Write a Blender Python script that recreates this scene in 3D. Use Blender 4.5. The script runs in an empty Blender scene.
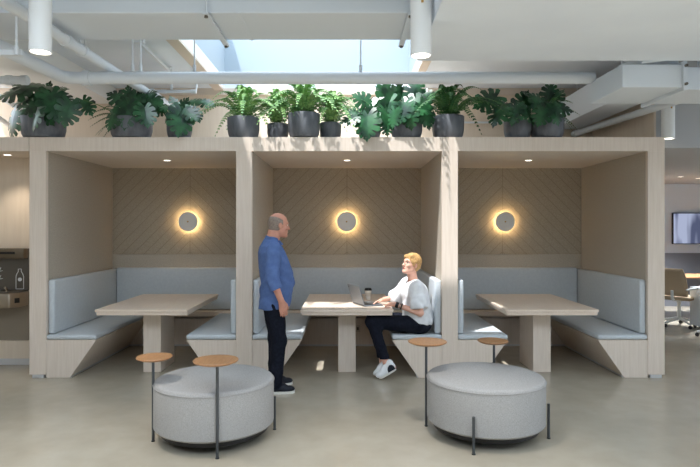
import bpy, bmesh, math, random
import numpy as np
from mathutils import Vector, Matrix
PI = math.pi
S = bpy.context.scene
COL = S.collection
random.seed(7)

# ------------------------------------------------------------------ materials
def lin(c):
    def f(v):
        v /= 255.0
        return v/12.92 if v <= .04045 else ((v+.055)/1.055)**2.4
    return (f(c[0]), f(c[1]), f(c[2]), 1.0)

def base_mat(name, col, rough=.6, spec=.5, metal=0.0):
    m = bpy.data.materials.new(name); m.use_nodes = True
    nt = m.node_tree; b = nt.nodes['Principled BSDF']
    b.inputs['Base Color'].default_value = lin(col)
    b.inputs['Roughness'].default_value = rough
    b.inputs['Specular IOR Level'].default_value = spec
    b.inputs['Metallic'].default_value = metal
    return m, nt, b

def noise_mat(name, c1, c2, scale=(1, 1, 1), nscale=8, detail=4, rough=.6, spec=.4, bump=0, lo=.35, hi=.65, metal=0, bscale=None):
    m, nt, b = base_mat(name, c1, rough, spec, metal)
    tc = nt.nodes.new('ShaderNodeTexCoord'); mp = nt.nodes.new('ShaderNodeMapping')
    mp.inputs['Scale'].default_value = scale
    nt.links.new(tc.outputs['Object'], mp.inputs['Vector'])
    n = nt.nodes.new('ShaderNodeTexNoise'); n.inputs['Scale'].default_value = nscale; n.inputs['Detail'].default_value = detail
    nt.links.new(mp.outputs['Vector'], n.inputs['Vector'])
    r = nt.nodes.new('ShaderNodeValToRGB')
    r.color_ramp.elements[0].position = lo; r.color_ramp.elements[0].color = lin(c1)
    r.color_ramp.elements[1].position = hi; r.color_ramp.elements[1].color = lin(c2)
    nt.links.new(n.outputs['Fac'], r.inputs['Fac']); nt.links.new(r.outputs['Color'], b.inputs['Base Color'])
    if bump:
        bp = nt.nodes.new('ShaderNodeBump'); bp.inputs['Strength'].default_value = bump; bp.inputs['Distance'].default_value = .004
        src = n
        if bscale:
            src = nt.nodes.new('ShaderNodeTexNoise'); src.inputs['Scale'].default_value = bscale; src.inputs['Detail'].default_value = 3
            nt.links.new(tc.outputs['Object'], src.inputs['Vector'])
        nt.links.new(src.outputs['Fac'], bp.inputs['Height']); nt.links.new(bp.outputs['Normal'], b.inputs['Normal'])
    return m

def emit_mat(name, col, strength):
    m = bpy.data.materials.new(name); m.use_nodes = True
    nt = m.node_tree; nt.nodes.clear()
    e = nt.nodes.new('ShaderNodeEmission'); o = nt.nodes.new('ShaderNodeOutputMaterial')
    e.inputs['Color'].default_value = lin(col); e.inputs['Strength'].default_value = strength
    nt.links.new(e.outputs[0], o.inputs[0])
    return m

def chevron_mat(name):
    """felt board with grooves running down and away from the seam at local x = 0 (z is measured from the floor)"""
    m, nt, b = base_mat(name, (150, 140, 124), .95, .1)
    L = nt.links; N = nt.nodes.new
    tc = N('ShaderNodeTexCoord'); sep = N('ShaderNodeSeparateXYZ'); L.new(tc.outputs['Object'], sep.inputs[0])
    def M(op, a, bb=None):
        n = N('ShaderNodeMath'); n.operation = op
        for i, v in enumerate((a, bb)):
            if v is None: continue
            if isinstance(v, (int, float)): n.inputs[i].default_value = v
            else: L.new(v, n.inputs[i])
        return n.outputs[0]
    ax = M('ABSOLUTE', sep.outputs['X'])
    sm = M('ADD', ax, sep.outputs['Z'])
    fr = M('FRACT', M('DIVIDE', sm, .15))
    g1 = M('LESS_THAN', M('ABSOLUTE', M('SUBTRACT', fr, .5)), .026)
    g2 = M('LESS_THAN', ax, .0035)
    g = M('MAXIMUM', g1, g2)
    nz = N('ShaderNodeTexNoise'); nz.inputs['Scale'].default_value = 90; nz.inputs['Detail'].default_value = 5
    L.new(tc.outputs['Object'], nz.inputs['Vector'])
    r = N('ShaderNodeValToRGB')
    r.color_ramp.elements[0].position = .35; r.color_ramp.elements[0].color = lin((164, 153, 136))
    r.color_ramp.elements[1].position = .65; r.color_ramp.elements[1].color = lin((180, 169, 152))
    L.new(nz.outputs['Fac'], r.inputs['Fac'])
    mx = N('ShaderNodeMix'); mx.data_type = 'RGBA'
    L.new(g, mx.inputs['Factor']); L.new(r.outputs['Color'], mx.inputs['A']); mx.inputs['B'].default_value = lin((146, 136, 120))
    L.new(mx.outputs['Result'], b.inputs['Base Color'])
    bp = N('ShaderNodeBump'); bp.inputs['Strength'].default_value = .6; bp.inputs['Distance'].default_value = .006
    L.new(M('SUBTRACT', M('MULTIPLY', nz.outputs['Fac'], .25), g), bp.inputs['Height']); L.new(bp.outputs['Normal'], b.inputs['Normal'])
    return m

WOOD = noise_mat('maple_veneer', (216, 202, 188), (223, 210, 197), (22, 22, 1.2), 3, 5, .5, .35)
WOODX = noise_mat('maple_veneer_table', (220, 203, 186), (227, 211, 195), (22, 1.2, 22), 3, 5, .36, .45)
WALLWOOD = noise_mat('wall_veneer', (214, 199, 181), (219, 205, 187), (10, 10, .8), 3, 4, .6, .3)
OAK = noise_mat('oak_disc', (152, 110, 74), (166, 124, 86), (30, 4, 4), 3, 4, .4, .45)
FELT = noise_mat('beige_felt', (176, 167, 154), (192, 183, 169), (1, 1, 1), 90, 5, .95, .1, .35)
CHEV = chevron_mat('chevron_felt')
VINYL = noise_mat('blue_grey_upholstery', (190, 197, 203), (196, 203, 208), (1, 1, 1), 40, 3, .5, .4, .06)
OTT = noise_mat('grey_wool_fabric', (142, 141, 140), (168, 167, 166), (1, 1, 1), 200, 3, .95, .1, .3, .3, .7)
STEEL = base_mat('dark_steel', (78, 82, 86), .4, .5, .6)[0]
STAIN = base_mat('stainless', (164, 152, 136), .42, .5, 1)[0]
STAIND = base_mat('grey_steel_panel', (96, 90, 82), .4, .5, .3)[0]
WHITE = base_mat('white_paint', (226, 228, 228), .5, .4)[0]
CEIL = noise_mat('ceiling_paint', (214, 222, 232), (219, 227, 236), (1, 1, 1), 2, 3, .8, .2)
PIPE = base_mat('pipe_paint', (212, 218, 224), .45, .4)[0]
DUCT = base_mat('duct_paint', (210, 218, 226), .55, .4)[0]
TRIMW = base_mat('pale_trim', (206, 194, 182), .6, .3)[0]
ALU = base_mat('aluminium_foot', (205, 205, 205), .4, .5, .3)[0]
GREYC = base_mat('grey_soffit_paint', (176, 177, 179), .8, .2)[0]
GWALL = base_mat('cool_white_wall', (158, 172, 183), .8, .2)[0]
OWALL = base_mat('office_wall', (214, 222, 232), .8, .2)[0]
DGREY = base_mat('slate_panel', (120, 122, 130), .8, .2)[0]
POT = noise_mat('charcoal_pot', (88, 91, 97), (108, 111, 117), (1, 1, .3), 18, 4, .55, .35)
SOIL = noise_mat('soil', (52, 40, 30), (86, 66, 48), (1, 1, 1), 60, 4, .95, .1)
LEAFM = noise_mat('monstera_leaf', (12, 42, 26), (48, 100, 60), (1, 1, 1), 9, 3, .28, .6)
LEAFF = noise_mat('fern_leaf', (66, 120, 62), (136, 176, 100), (1, 1, 1), 14, 2, .5, .4)
LEAFD = noise_mat('dark_fern_leaf', (32, 76, 40), (66, 112, 54), (1, 1, 1), 14, 2, .5, .4)
STEM = base_mat('green_stem', (84, 118, 62), .5, .4)[0]
SKIN = noise_mat('skin', (190, 134, 114), (204, 148, 126), (1, 1, 1), 14, 3, .5, .4)
SKINW = noise_mat('fair_skin', (222, 168, 146), (232, 182, 160), (1, 1, 1), 14, 3, .5, .4)
SHIRT = noise_mat('blue_shirt', (84, 107, 156), (91, 115, 164), (1, 1, 1), 30, 4, .85, .15, .2)
JEANS = noise_mat('navy_jeans', (20, 23, 33), (28, 31, 42), (1, 1, 1), 40, 4, .9, .12, .2)
BLOUSE = noise_mat('white_blouse', (226, 228, 232), (238, 240, 243), (1, 1, 1), 22, 4, .85, .15, .3)
HAIRG = noise_mat('grey_hair', (122, 110, 102), (146, 132, 122), (1, 1, 3), 60, 3, .7, .3)
HAIRB = noise_mat('blonde_hair', (158, 112, 62), (222, 184, 126), (16, 16, 3), 16, 4, .5, .4, .5)
BLACK = base_mat('black_plastic', (22, 22, 24), .4, .4)[0]
SNEAK = base_mat('navy_sneaker', (26, 30, 40), .6, .3)[0]
SOLE = base_mat('white_sole', (224, 222, 216), .6, .3)[0]
SHOEW = base_mat('white_sneaker', (226, 228, 230), .6, .3)[0]
LAPG = base_mat('laptop_grey', (118, 124, 130), .4, .5, .5)[0]
SCREEN = base_mat('dark_screen', (28, 32, 38), .2, .5)[0]
PAPER = base_mat('paper_cup', (232, 228, 220), .7, .3)[0]
EYEW = base_mat('eye_white', (230, 226, 220), .3, .5)[0]
LIP = base_mat('lip', (182, 100, 92), .5, .4)[0]
BROW = base_mat('brow', (84, 70, 60), .8, .2)[0]
MESHT = base_mat('tan_mesh', (172, 154, 130), .8, .2)[0]
LAMPW = base_mat('lamp_disc', (240, 238, 234), .6, .3)[0]
BRASS = base_mat('brass', (190, 150, 84), .3, .5, 1)[0]
GLOW = emit_mat('led_warm', (255, 218, 160), 27)
LENS = emit_mat('downlight_lens', (255, 244, 226), 4)
TVGLOW = None

def floor_mat():
    m, nt, b = base_mat('polished_concrete', (170, 165, 150), .3, .5)
    L = nt.links; N = nt.nodes.new
    tc = N('ShaderNodeTexCoord')
    n1 = N('ShaderNodeTexNoise'); n1.inputs['Scale'].default_value = .9; n1.inputs['Detail'].default_value = 6; n1.inputs['Roughness'].default_value = .6
    n2 = N('ShaderNodeTexNoise'); n2.inputs['Scale'].default_value = 5; n2.inputs['Detail'].default_value = 6
    L.new(tc.outputs['Object'], n1.inputs['Vector']); L.new(tc.outputs['Object'], n2.inputs['Vector'])
    r1 = N('ShaderNodeValToRGB'); r1.color_ramp.elements[0].position = .35; r1.color_ramp.elements[1].position = .68
    r1.color_ramp.elements[0].color = lin((168, 159, 143)); r1.color_ramp.elements[1].color = lin((177, 170, 155))
    r2 = N('ShaderNodeValToRGB'); r2.color_ramp.elements[0].position = .3; r2.color_ramp.elements[1].position = .7
    r2.color_ramp.elements[0].color = (.93, .93, .925, 1); r2.color_ramp.elements[1].color = (1.03, 1.03, 1.03, 1)
    L.new(n1.outputs['Fac'], r1.inputs['Fac']); L.new(n2.outputs['Fac'], r2.inputs['Fac'])
    mx = N('ShaderNodeMix'); mx.data_type = 'RGBA'; mx.blend_type = 'MULTIPLY'; mx.inputs['Factor'].default_value = 1
    L.new(r1.outputs['Color'], mx.inputs['A']); L.new(r2.outputs['Color'], mx.inputs['B'])
    L.new(mx.outputs['Result'], b.inputs['Base Color'])
    b.inputs['Roughness'].default_value = .22
    return m
FLOOR = floor_mat()

# ------------------------------------------------------------------ mesh builder
class MB:
    def __init__(s): s.bm = bmesh.new()
    def box(s, lo, hi, bev=0, seg=2):
        vs = [s.bm.verts.new((x, y, z)) for x in (lo[0], hi[0]) for y in (lo[1], hi[1]) for z in (lo[2], hi[2])]
        fs = [(0, 1, 3, 2), (4, 6, 7, 5), (0, 4, 5, 1), (2, 3, 7, 6), (0, 2, 6, 4), (1, 5, 7, 3)]
        F = [s.bm.faces.new([vs[i] for i in f]) for f in fs]
        if bev: s._bev(F, bev, seg)
        return s
    def _bev(s, F, bev, seg):
        E = list({e for f in F for e in f.edges})
        bmesh.ops.bevel(s.bm, geom=E, offset=bev, segments=seg, profile=.5, affect='EDGES', clamp_overlap=True)
    def prism(s, pts, axis, a, b, bev=0, seg=2):
        """polygon pts (2D) extruded along axis from a to b; axis 'y': pts are (x,z); 'x': (y,z); 'z': (x,y)"""
        def P(p, t):
            return {'y': (p[0], t, p[1]), 'x': (t, p[0], p[1]), 'z': (p[0], p[1], t)}[axis]
        A = [s.bm.verts.new(P(p, a)) for p in pts]; B = [s.bm.verts.new(P(p, b)) for p in pts]
        F = [s.bm.faces.new(A), s.bm.faces.new(B[::-1])]
        n = len(pts)
        for i in range(n):
            F.append(s.bm.faces.new((A[i], B[i], B[(i+1) % n], A[(i+1) % n])))
        if bev: s._bev(F, bev, seg)
        return s
    def lathe(s, prof, c=(0, 0, 0), n=40, axis='z', cap=True):
        rings = []
        for r, z in prof:
            ring = []
            for i in range(n):
                a = 2*PI*i/n
                u, v = r*math.cos(a), r*math.sin(a)
                p = {'z': (u, v, z), 'y': (u, z, v), 'x': (z, u, v)}[axis]
                ring.append(s.bm.verts.new((c[0]+p[0], c[1]+p[1], c[2]+p[2])))
            rings.append(ring)
        for j in range(len(rings)-1):
            for i in range(n):
                s.bm.faces.new((rings[j][i], rings[j][(i+1) % n], rings[j+1][(i+1) % n], rings[j+1][i]))
        for ring in (rings[0], rings[-1]) if cap else ():
            try: s.bm.faces.new(ring)
            except ValueError: pass
        return s
    def tube(s, pts, r, n=10, cap=True):
        pts = [Vector(p) for p in pts]; rs = r if isinstance(r, (list, tuple)) else [r]*len(pts)
        rings = []; ref = None
        for i, p in enumerate(pts):
            d = (pts[min(i+1, len(pts)-1)]-pts[max(i-1, 0)]).normalized()
            if ref is None:
                ref = Vector((0, 0, 1)) if abs(d.z) < .9 else Vector((1, 0, 0))
            u = (ref - d*ref.dot(d)).normalized(); v = d.cross(u); ref = u
            rings.append([s.bm.verts.new(p+(u*math.cos(2*PI*k/n)+v*math.sin(2*PI*k/n))*rs[i]) for k in range(n)])
        for j in range(len(rings)-1):
            for k in range(n):
                s.bm.faces.new((rings[j][k], rings[j][(k+1) % n], rings[j+1][(k+1) % n], rings[j+1][k]))
        if cap:
            s.bm.faces.new(rings[0][::-1]); s.bm.faces.new(rings[-1])
        return s
    def bar(s, a, b, w, h, bev=0):
        a, b = Vector(a), Vector(b); d = (b-a).normalized()
        ref = Vector((0, 0, 1)) if abs(d.z) < .95 else Vector((1, 0, 0))
        u = d.cross(ref).normalized(); v = u.cross(d)
        A = [s.bm.verts.new(a+u*w/2*i+v*h/2*j) for i, j in ((-1, -1), (1, -1), (1, 1), (-1, 1))]
        B = [s.bm.verts.new(b+u*w/2*i+v*h/2*j) for i, j in ((-1, -1), (1, -1), (1, 1), (-1, 1))]
        F = [s.bm.faces.new(A[::-1]), s.bm.faces.new(B)]
        for i in range(4): F.append(s.bm.faces.new((A[i], A[(i+1) % 4], B[(i+1) % 4], B[i])))
        if bev: s._bev(F, bev, 2)
        return s
    def poly(s, pts, faces):
        vs = [s.bm.verts.new(p) for p in pts]
        for f in faces:
            s.bm.faces.new([vs[i] for i in f])
        return s
    def build(s, name, mat, parent=None, smooth=False, angle=40):
        bmesh.ops.recalc_face_normals(s.bm, faces=s.bm.faces)
        me = bpy.data.meshes.new(name); s.bm.to_mesh(me); s.bm.free()
        if smooth:
            for p in me.polygons: p.use_smooth = True
            me.set_sharp_from_angle(angle=math.radians(angle))
        me.materials.append(mat)
        o = bpy.data.objects.new(name, me); COL.objects.link(o)
        if parent: o.parent = parent
        return o

def tag(o, label=None, cat=None, group=None, kind=None):
    if label: o['label'] = label
    if cat: o['category'] = cat
    if group: o['group'] = group
    if kind: o['kind'] = kind
    return o
def thing(name, label, cat, loc=(0, 0, 0), rz=0, group=None):
    o = bpy.data.objects.new(name, None); COL.objects.link(o)
    o.location = loc; o.rotation_euler = (0, 0, rz); o.empty_display_size = .1
    return tag(o, label, cat, group)
def struct(name, mb, mat, parent=None, smooth=False):
    return tag(mb.build(name, mat, parent, smooth), kind='structure')
def copy_tree(o, parent=None):
    c = o.copy(); COL.objects.link(c)
    if parent: c.parent = parent
    for ch in list(o.children): copy_tree(ch, c)
    return c

# ------------------------------------------------------------------ signed distance sculpting (people)
import openvdb as vdb
class SDF:
    def __init__(s, lo, hi, h):
        s.lo = np.array(lo, float); s.h = h
        s.n = np.ceil((np.array(hi)-s.lo)/h).astype(int)+1
        s.a = np.full(s.n, .08, np.float32)
        s.ax = [s.lo[i]+h*np.arange(s.n[i]) for i in range(3)]
    def _win(s, lo, hi, pad):
        i0 = np.maximum(((np.array(lo)-pad-s.lo)/s.h).astype(int), 0)
        i1 = np.minimum(np.ceil((np.array(hi)+pad-s.lo)/s.h).astype(int)+1, s.n)
        sl = tuple(slice(i0[i], i1[i]) for i in range(3))
        X, Y, Z = np.meshgrid(*(s.ax[i][sl[i]] for i in range(3)), indexing='ij', sparse=True)
        return sl, X, Y, Z
    def _put(s, sl, d, k, mode):
        a = s.a[sl]
        if a.size == 0: return
        if mode == 'add':
            if k > 0:
                hh = np.clip(.5+.5*(a-d)/k, 0, 1); r = a+(d-a)*hh-k*hh*(1-hh)
            else: r = np.minimum(a, d)
        else:
            d = -d
            if k > 0:
                hh = np.clip(.5-.5*(a-d)/k, 0, 1); r = a+(d-a)*hh+k*hh*(1-hh)
            else: r = np.maximum(a, d)
        s.a[sl] = r
    def cone(s, a, b, ra, rb, k=.02, flat=False, mode='add', sq=None):
        a = np.array(a, float); b = np.array(b, float); R = max(ra, rb)
        sl, X, Y, Z = s._win(np.minimum(a, b)-R, np.maximum(a, b)+R, k+.02)
        ba = b-a; L2 = ba@ba; L = math.sqrt(L2)
        t = ((X-a[0])*ba[0]+(Y-a[1])*ba[1]+(Z-a[2])*ba[2])/L2
        tc = np.clip(t, 0, 1)
        d = np.sqrt((X-a[0]-tc*ba[0])**2+(Y-a[1]-tc*ba[1])**2+(Z-a[2]-tc*ba[2])**2)-(ra+(rb-ra)*tc)
        if flat:
            d = np.maximum(d, np.maximum((t-1)*L, -t*L))
        s._put(sl, d, k, mode); return s
    def ell(s, c, r, R=None, k=.02, mode='add'):
        c = np.array(c, float); r = np.array(r, float); m = r.max()
        sl, X, Y, Z = s._win(c-m, c+m, k+.02)
        x, y, z = X-c[0], Y-c[1], Z-c[2]
        if R is not None:
            x, y, z = (R[0][0]*x+R[1][0]*y+R[2][0]*z, R[0][1]*x+R[1][1]*y+R[2][1]*z, R[0][2]*x+R[1][2]*y+R[2][2]*z)
        k0 = np.sqrt((x/r[0])**2+(y/r[1])**2+(z/r[2])**2); k1 = np.sqrt((x/r[0]**2)**2+(y/r[1]**2)**2+(z/r[2]**2)**2)
        d = k0*(k0-1)/np.maximum(k1, 1e-6)
        s._put(sl, d, k, mode); return s
    def loft(s, rows, k=.02, yaw=0):
        """rows: (z, cx, cy, rx, ry) rising"""
        q = np.array(rows, float)
        m = q[:, 3:].max()
        lo = (q[:, 1].min()-m, q[:, 2].min()-m, q[0, 0]); hi = (q[:, 1].max()+m, q[:, 2].max()+m, q[-1, 0])
        sl, X, Y, Z = s._win(lo, hi, k+.02)
        z1 = Z.ravel(); f = lambda c: np.interp(z1, q[:, 0], q[:, c])[None, None, :]
        x = X-f(1); y = Y-f(2); cs, sn = math.cos(yaw), math.sin(yaw)
        x, y = cs*x+sn*y, -sn*x+cs*y
        rx, ry = f(3), f(4)
        d = (np.sqrt((x/rx)**2+(y/ry)**2)-1)*np.minimum(rx, ry)
        d = np.maximum(d, np.maximum(Z-q[-1, 0], q[0, 0]-Z))
        s._put(sl, d, k, 'add'); return s
    def cut(s, p, nrm, lo=None, hi=None):
        """remove everything on the side the normal points to (inside a window)"""
        p = np.array(p, float); nrm = np.array(nrm, float); nrm /= np.linalg.norm(nrm)
        lo = s.lo if lo is None else lo; hi = s.lo+s.h*s.n if hi is None else hi
        sl, X, Y, Z = s._win(lo, hi, 0)
        d = (X-p[0])*nrm[0]+(Y-p[1])*nrm[1]+(Z-p[2])*nrm[2]
        s.a[sl] = np.maximum(s.a[sl], d); return s
    def ripple(s, amp, fn):
        X, Y, Z = np.meshgrid(*s.ax, indexing='ij', sparse=True)
        s.a += (amp*fn(X, Y, Z)).astype(np.float32); return s
    def build(s, name, mat, parent=None, smooth=1):
        s.a[0] = s.a[-1] = .05; s.a[:, 0] = s.a[:, -1] = .05; s.a[:, :, 0] = s.a[:, :, -1] = .05
        g = vdb.FloatGrid(.08); g.copyFromArray(s.a)
        pts, quads = g.convertToQuads(0.0)
        pts = pts*s.h+s.lo
        me = bpy.data.meshes.new(name)
        me.from_pydata(pts.tolist(), [], quads[:, ::-1].tolist()); me.update()
        bm = bmesh.new(); bm.from_mesh(me)
        bmesh.ops.recalc_face_normals(bm, faces=bm.faces)
        for _ in range(smooth): bmesh.ops.smooth_vert(bm, verts=bm.verts, factor=.4, use_axis_x=True, use_axis_y=True, use_axis_z=True)
        bm.to_mesh(me); bm.free()
        for p in me.polygons: p.use_smooth = True
        me.materials.append(mat)
        o = bpy.data.objects.new(name, me); COL.objects.link(o)
        if parent: o.parent = parent
        return o
# ------------------------------------------------------------------ camera: eye 1.6 m, looking along +Y
F = 570.0
cam = bpy.data.cameras.new('camera'); co = bpy.data.objects.new('camera', cam); COL.objects.link(co)
co.location = (0, 0, 1.6); co.rotation_euler = (PI/2, 0, 0)
cam.sensor_width = 36; cam.lens = F/700*36; cam.shift_x = 3/700; cam.shift_y = -5.5/700; cam.clip_start = .05
S.camera = co
def W(px, py, Y):
    s = F/Y
    return Vector(((px-347)/s, Y, 1.6-(py-228)/s))

# ------------------------------------------------------------------ the setting
CZ = 3.55
struct('floor', MB().box((-8, -4, -.1), (10, 13, 0)), FLOOR)
SKX0, SKX1, SKY0, SKY1 = -1.72, .87, 5.2, 8.0
c = MB()
c.box((-5.0, 2.2, CZ), (SKX0, 8.3, CZ+.15)); c.box((-8, 2.2, CZ), (-5.0, 5.6, CZ+.15)); c.box((-8, 7.9, CZ), (-5.0, 8.3, CZ+.15)); c.box((SKX1, 2.2, CZ), (8, 8.3, CZ+.15))  # far-left gap is added out of view so sky light reaches the rear wall
c.box((SKX0, 2.2, CZ), (SKX1, SKY0, CZ+.15)); c.box((SKX0, SKY1, CZ), (SKX1, 8.3, CZ+.15))
c.box((-8, -4, CZ), (8, -.6, CZ+.15)); c.box((-8, -.6, CZ), (-5, 2.2, CZ+.15)); c.box((5, -.6, CZ), (8, 2.2, CZ+.15))  # unseen opening overhead, added to bring in daylight from above
struct('ceiling', c, CEIL)
struct('wall_front', MB().box((-8, -4.15, 0), (10, -4, CZ)), OWALL)
struct('wall_far_side', MB().box((9.85, -4, 0), (10, 6.4, CZ)), OWALL)
w = MB()
w.box((SKX0-.1, SKY0-.1, CZ+.15), (SKX0, SKY1+.1, 4.6)); w.box((SKX1, SKY0-.1, CZ+.15), (SKX1+.1, SKY1+.1, 4.6))
w.prism([(SKY0-.1, CZ+.15), (SKY0, CZ+.15), (SKY0-.33, 4.6), (SKY0-.43, 4.6)], 'x', SKX0, SKX1); w.box((SKX0, SKY1, CZ+.15), (SKX1, SKY1+.1, 4.6))
struct('wall_skylight', w, GWALL)
t = MB()
t.box((SKX0-.13, SKY0, CZ-.03), (SKX0, SKY1, CZ)); t.box((SKX1, SKY0, CZ-.03), (SKX1+.1, SKY1, CZ))
struct('trim_1', t, TRIMW)
struct('trim_2', MB().box((-8, 7.95, 3.46), (4.3, 8.0, CZ)), TRIMW)
struct('wall_back', MB().box((-8, 8.0, 0), (4.35, 8.15, CZ)), WALLWOOD)
struct('wall_side', MB().box((-8, -4, 0), (-7.85, 8.15, CZ)), WALLWOOD)
# alcove for the drinking fountain, in line with the booths
struct('wall_left', MB().box((-7.85, 6.68, 0), (-3.395, 6.8, 2.42)), WALLWOOD)
struct('trim_3', MB().box((-7.85, 6.08, 2.42), (-3.395, 7.9, 2.57)), WOOD)
struct('baseboard_left', MB().box((-7.85, 6.665, 0), (-3.395, 6.68, .07)), ALU)
# the open office beyond, on the right
struct('wall_office', MB().box((3.0, 11.7, 0), (10, 11.85, 2.6)), OWALL)
struct('wall_right', MB().box((9.8, 6.4, 0), (10, 11.7, 2.6)), OWALL)
struct('wall_inner', MB().box((3.0, 8.15, 0), (3.15, 11.7, 2.6)), OWALL)
struct('trim_4', MB().box((3.15, 11.66, 0), (9.8, 11.7, 1.087)), DGREY)
struct('ceiling_office', MB().box((3.47, 6.4, 2.5), (9.8, 11.7, 3.54)), GREYC)
struct('trim_5', MB().box((3.45, 6.4, 2.5), (3.47, 8.0, 3.54)), WALLWOOD)
struct('ceiling_soffit', MB().box((.565, 2.6, 2.95), (8, 4.6, CZ)), CEIL)

# ------------------------------------------------------------------ booth frame
FY, BY = 6.08, 7.8
bf = thing('seating_booth', 'pale maple frame of posts and header forming three open booths', 'seating booth', (0, FY, 0))
def sh(mb, name, mat, smooth=False, parent=bf, label=None):
    o = mb.build(name, mat, parent, smooth); o.location = (0, -FY, 0) if parent is bf else (0, 0, 0)
    if label: o['label'] = label
    return o
for (x0, x1) in ((-3.39, -3.21), (-1.184, -1.0135), (1.0135, 1.184), (3.21, 3.39)):
    p = sh(MB().box((x0, FY, .035), (x1, FY+.05, 2.42), .003, 1), 'post', WOOD)
    MB().box((x0+.03, FY+.006, 0), (x1-.03, FY+.045, .035)).build('foot', ALU, p)
sh(MB().box((-3.39, FY, 2.42), (3.39, FY+.05, 2.57), .002, 1), 'header', WOOD)
sh(MB().box((-3.39, FY+.05, 2.42), (3.39, BY+.1, 2.57)), 'roof_panel', WOOD)
for (x0, x1) in ((-3.39, -3.21), (-1.184, -1.0135), (1.0135, 1.184), (3.21, 3.39)):
    pt = sh(MB().box((x0+.006, FY+.05, 0), (x1-.006, BY, 2.42)), 'partition', WOOD)
    if x0 > -3.3: MB().box((x0, FY+.05, 1.02), (x0+.006, BY, 2.42)).build('felt_lining', FELT, pt)
    if x1 < 3.3: MB().box((x1-.006, FY+.05, 1.02), (x1, BY, 2.42)).build('felt_lining', FELT, pt)
sh(MB().box((-3.39, BY+.04, 0), (3.39, BY+.1, 2.42)), 'back_board', WOOD)
BAYS = (-2.197, 0.0, 2.197)
WHERE = ('booth nearest the drinking fountain', 'middle booth where the woman sits', 'booth nearest the office chairs')

for i, bx in enumerate(BAYS):
    wh = WHERE[i]; hw = 1.0132; cx = (-2.15, 0, 2.13)[i]
    # chevron felt
    ap = thing('acoustic_panel', 'beige chevron-grooved felt wall panel at the back of the ' + wh, 'wall panel', (cx, BY+.04, 0), 0, 'felt panels in the booths')
    MB().box((bx-cx-hw, -.03, 1.237), (bx-cx+hw, 0, 2.42)).build('chevron_board', CHEV, ap)
    MB().box((bx-cx-hw, -.032, 1.06), (bx-cx+hw, 0, 1.234)).build('plain_band', FELT, ap)
    # upholstered back pad with its ledge
    bp = thing('back_pad', 'blue-grey upholstered back pad on the rear wall of the ' + wh, 'back cushion', (bx, BY+.04, .47), 0, 'upholstered back pads')
    MB().box((-hw+.075, -.09, .02), (hw-.075, 0, .59), .02, 3).build('cushion', VINYL, bp, True)
    MB().box((-hw, -.2, -.06), (hw, 0, .015), .004, 1).build('ledge', WOODX, bp)
    MB().box((-hw, -.10, -.47), (hw, -.085, -.10)).build('lower_panel', WOOD, bp)
    MB().box((-hw, -.11, -.47), (hw, -.10, -.45)).build('toe_strip', ALU, bp)
    # benches
    for sgn in (-1, 1):
        side = ('the alcove-side wall', 'the office-side wall')[sgn > 0]
        if i == 1: side = ('the wall behind the man', 'the wall behind the woman')[sgn > 0]
        b = thing('booth_bench', 'maple booth bench with blue-grey seat along %s of the %s' % (side, ('fountain-end booth', 'middle booth', 'office-end booth')[i]), 'bench', (bx+sgn*hw, FY, 0), 0, 'booth benches')
        def X(d): return -sgn*d
        pts = [(X(0), .0), (X(.25), 0), (X(.527), .395), (X(.527), .405), (X(0), .405)]
        MB().prism(pts, 'y', .004, BY-FY-.07, .003, 1).build('bench_body', WOOD, b)
        MB().prism([(X(.245), 0), (X(.262), 0), (X(.276), .02), (X(.245), .02)], 'y', .02, BY-FY-.08).build('toe_strip', ALU, b)
        lo, hi = sorted((X(.0), X(.535)))
        MB().box((lo, .0, .407), (hi, BY-FY-.17, .46), .022, 4).build('seat_cushion', VINYL, b, True)
        lo, hi = sorted((X(.0), X(.07)))
        MB().box((lo, .035, .462), (hi, BY-FY+.03, 1.045), .025, 4).build('back_cushion', VINYL, b, True)
    # table
    tx = (-2.165, 0.0, 2.165)[i]
    tb = thing('booth_table', 'pale maple booth table on a slab pedestal in the ' + wh, 'table', (tx, 6.0, 0), 0, 'booth tables')
    top = MB().box((-.49, 0, .712), (.49, 1.43, .74), .003, 1).build('tabletop', WOODX, tb)
    MB().box((-.478, .012, .678), (.478, 1.418, .712), .002, 1).build('under_edge', WOODX, tb)
    MB().box((-.0975, .33, 0), (.0975, .83, .678), .003, 1).build('pedestal', WOOD, tb)
    # outlet
    ox = tx + (.30, .12, -.25)[i]
    ot = thing('wall_outlet', 'small white power outlet low behind the table of the ' + wh, 'outlet', (ox, BY-.06, .235), 0, 'booth outlets')
    MB().box((-.06, -.009, -.045), (.06, 0, .045), .003, 1).build('cover_plate', base_mat('outlet_plate%d' % i, (196, 186, 172), .5)[0], ot)
    for q in (-.026, .026): MB().box((q-.014, -.011, -.02), (q+.014, -.009, .02)).build('socket', STAIND, ot)
    # sconce
    sc = thing('wall_sconce', 'round backlit white disc sconce on the felt of the ' + wh, 'wall lamp', ((-2.16, -.005, 2.15)[i], BY+.01, 1.686), 0, 'disc sconces')
    MB().lathe([(.0, -.075), (.126, -.075), (.131, -.07), (.131, -.062), (.126, -.058), (0, -.058)], axis='y', n=56).build('disc', LAMPW, sc, True)
    MB().lathe([(.0, -.056), (.085, -.056), (.085, -.036), (0, -.036)], axis='y', n=40).build('led_ring', GLOW, sc, True)
    MB().lathe([(.0, -.036), (.06, -.036), (.06, 0), (0, 0)], axis='y', n=32).build('backplate', LAMPW, sc, True)
    MB().lathe([(.0, -.088), (.009, -.088), (.011, -.075), (0, -.075)], axis='y', n=16).build('center_knob', BRASS, sc, True)

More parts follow.
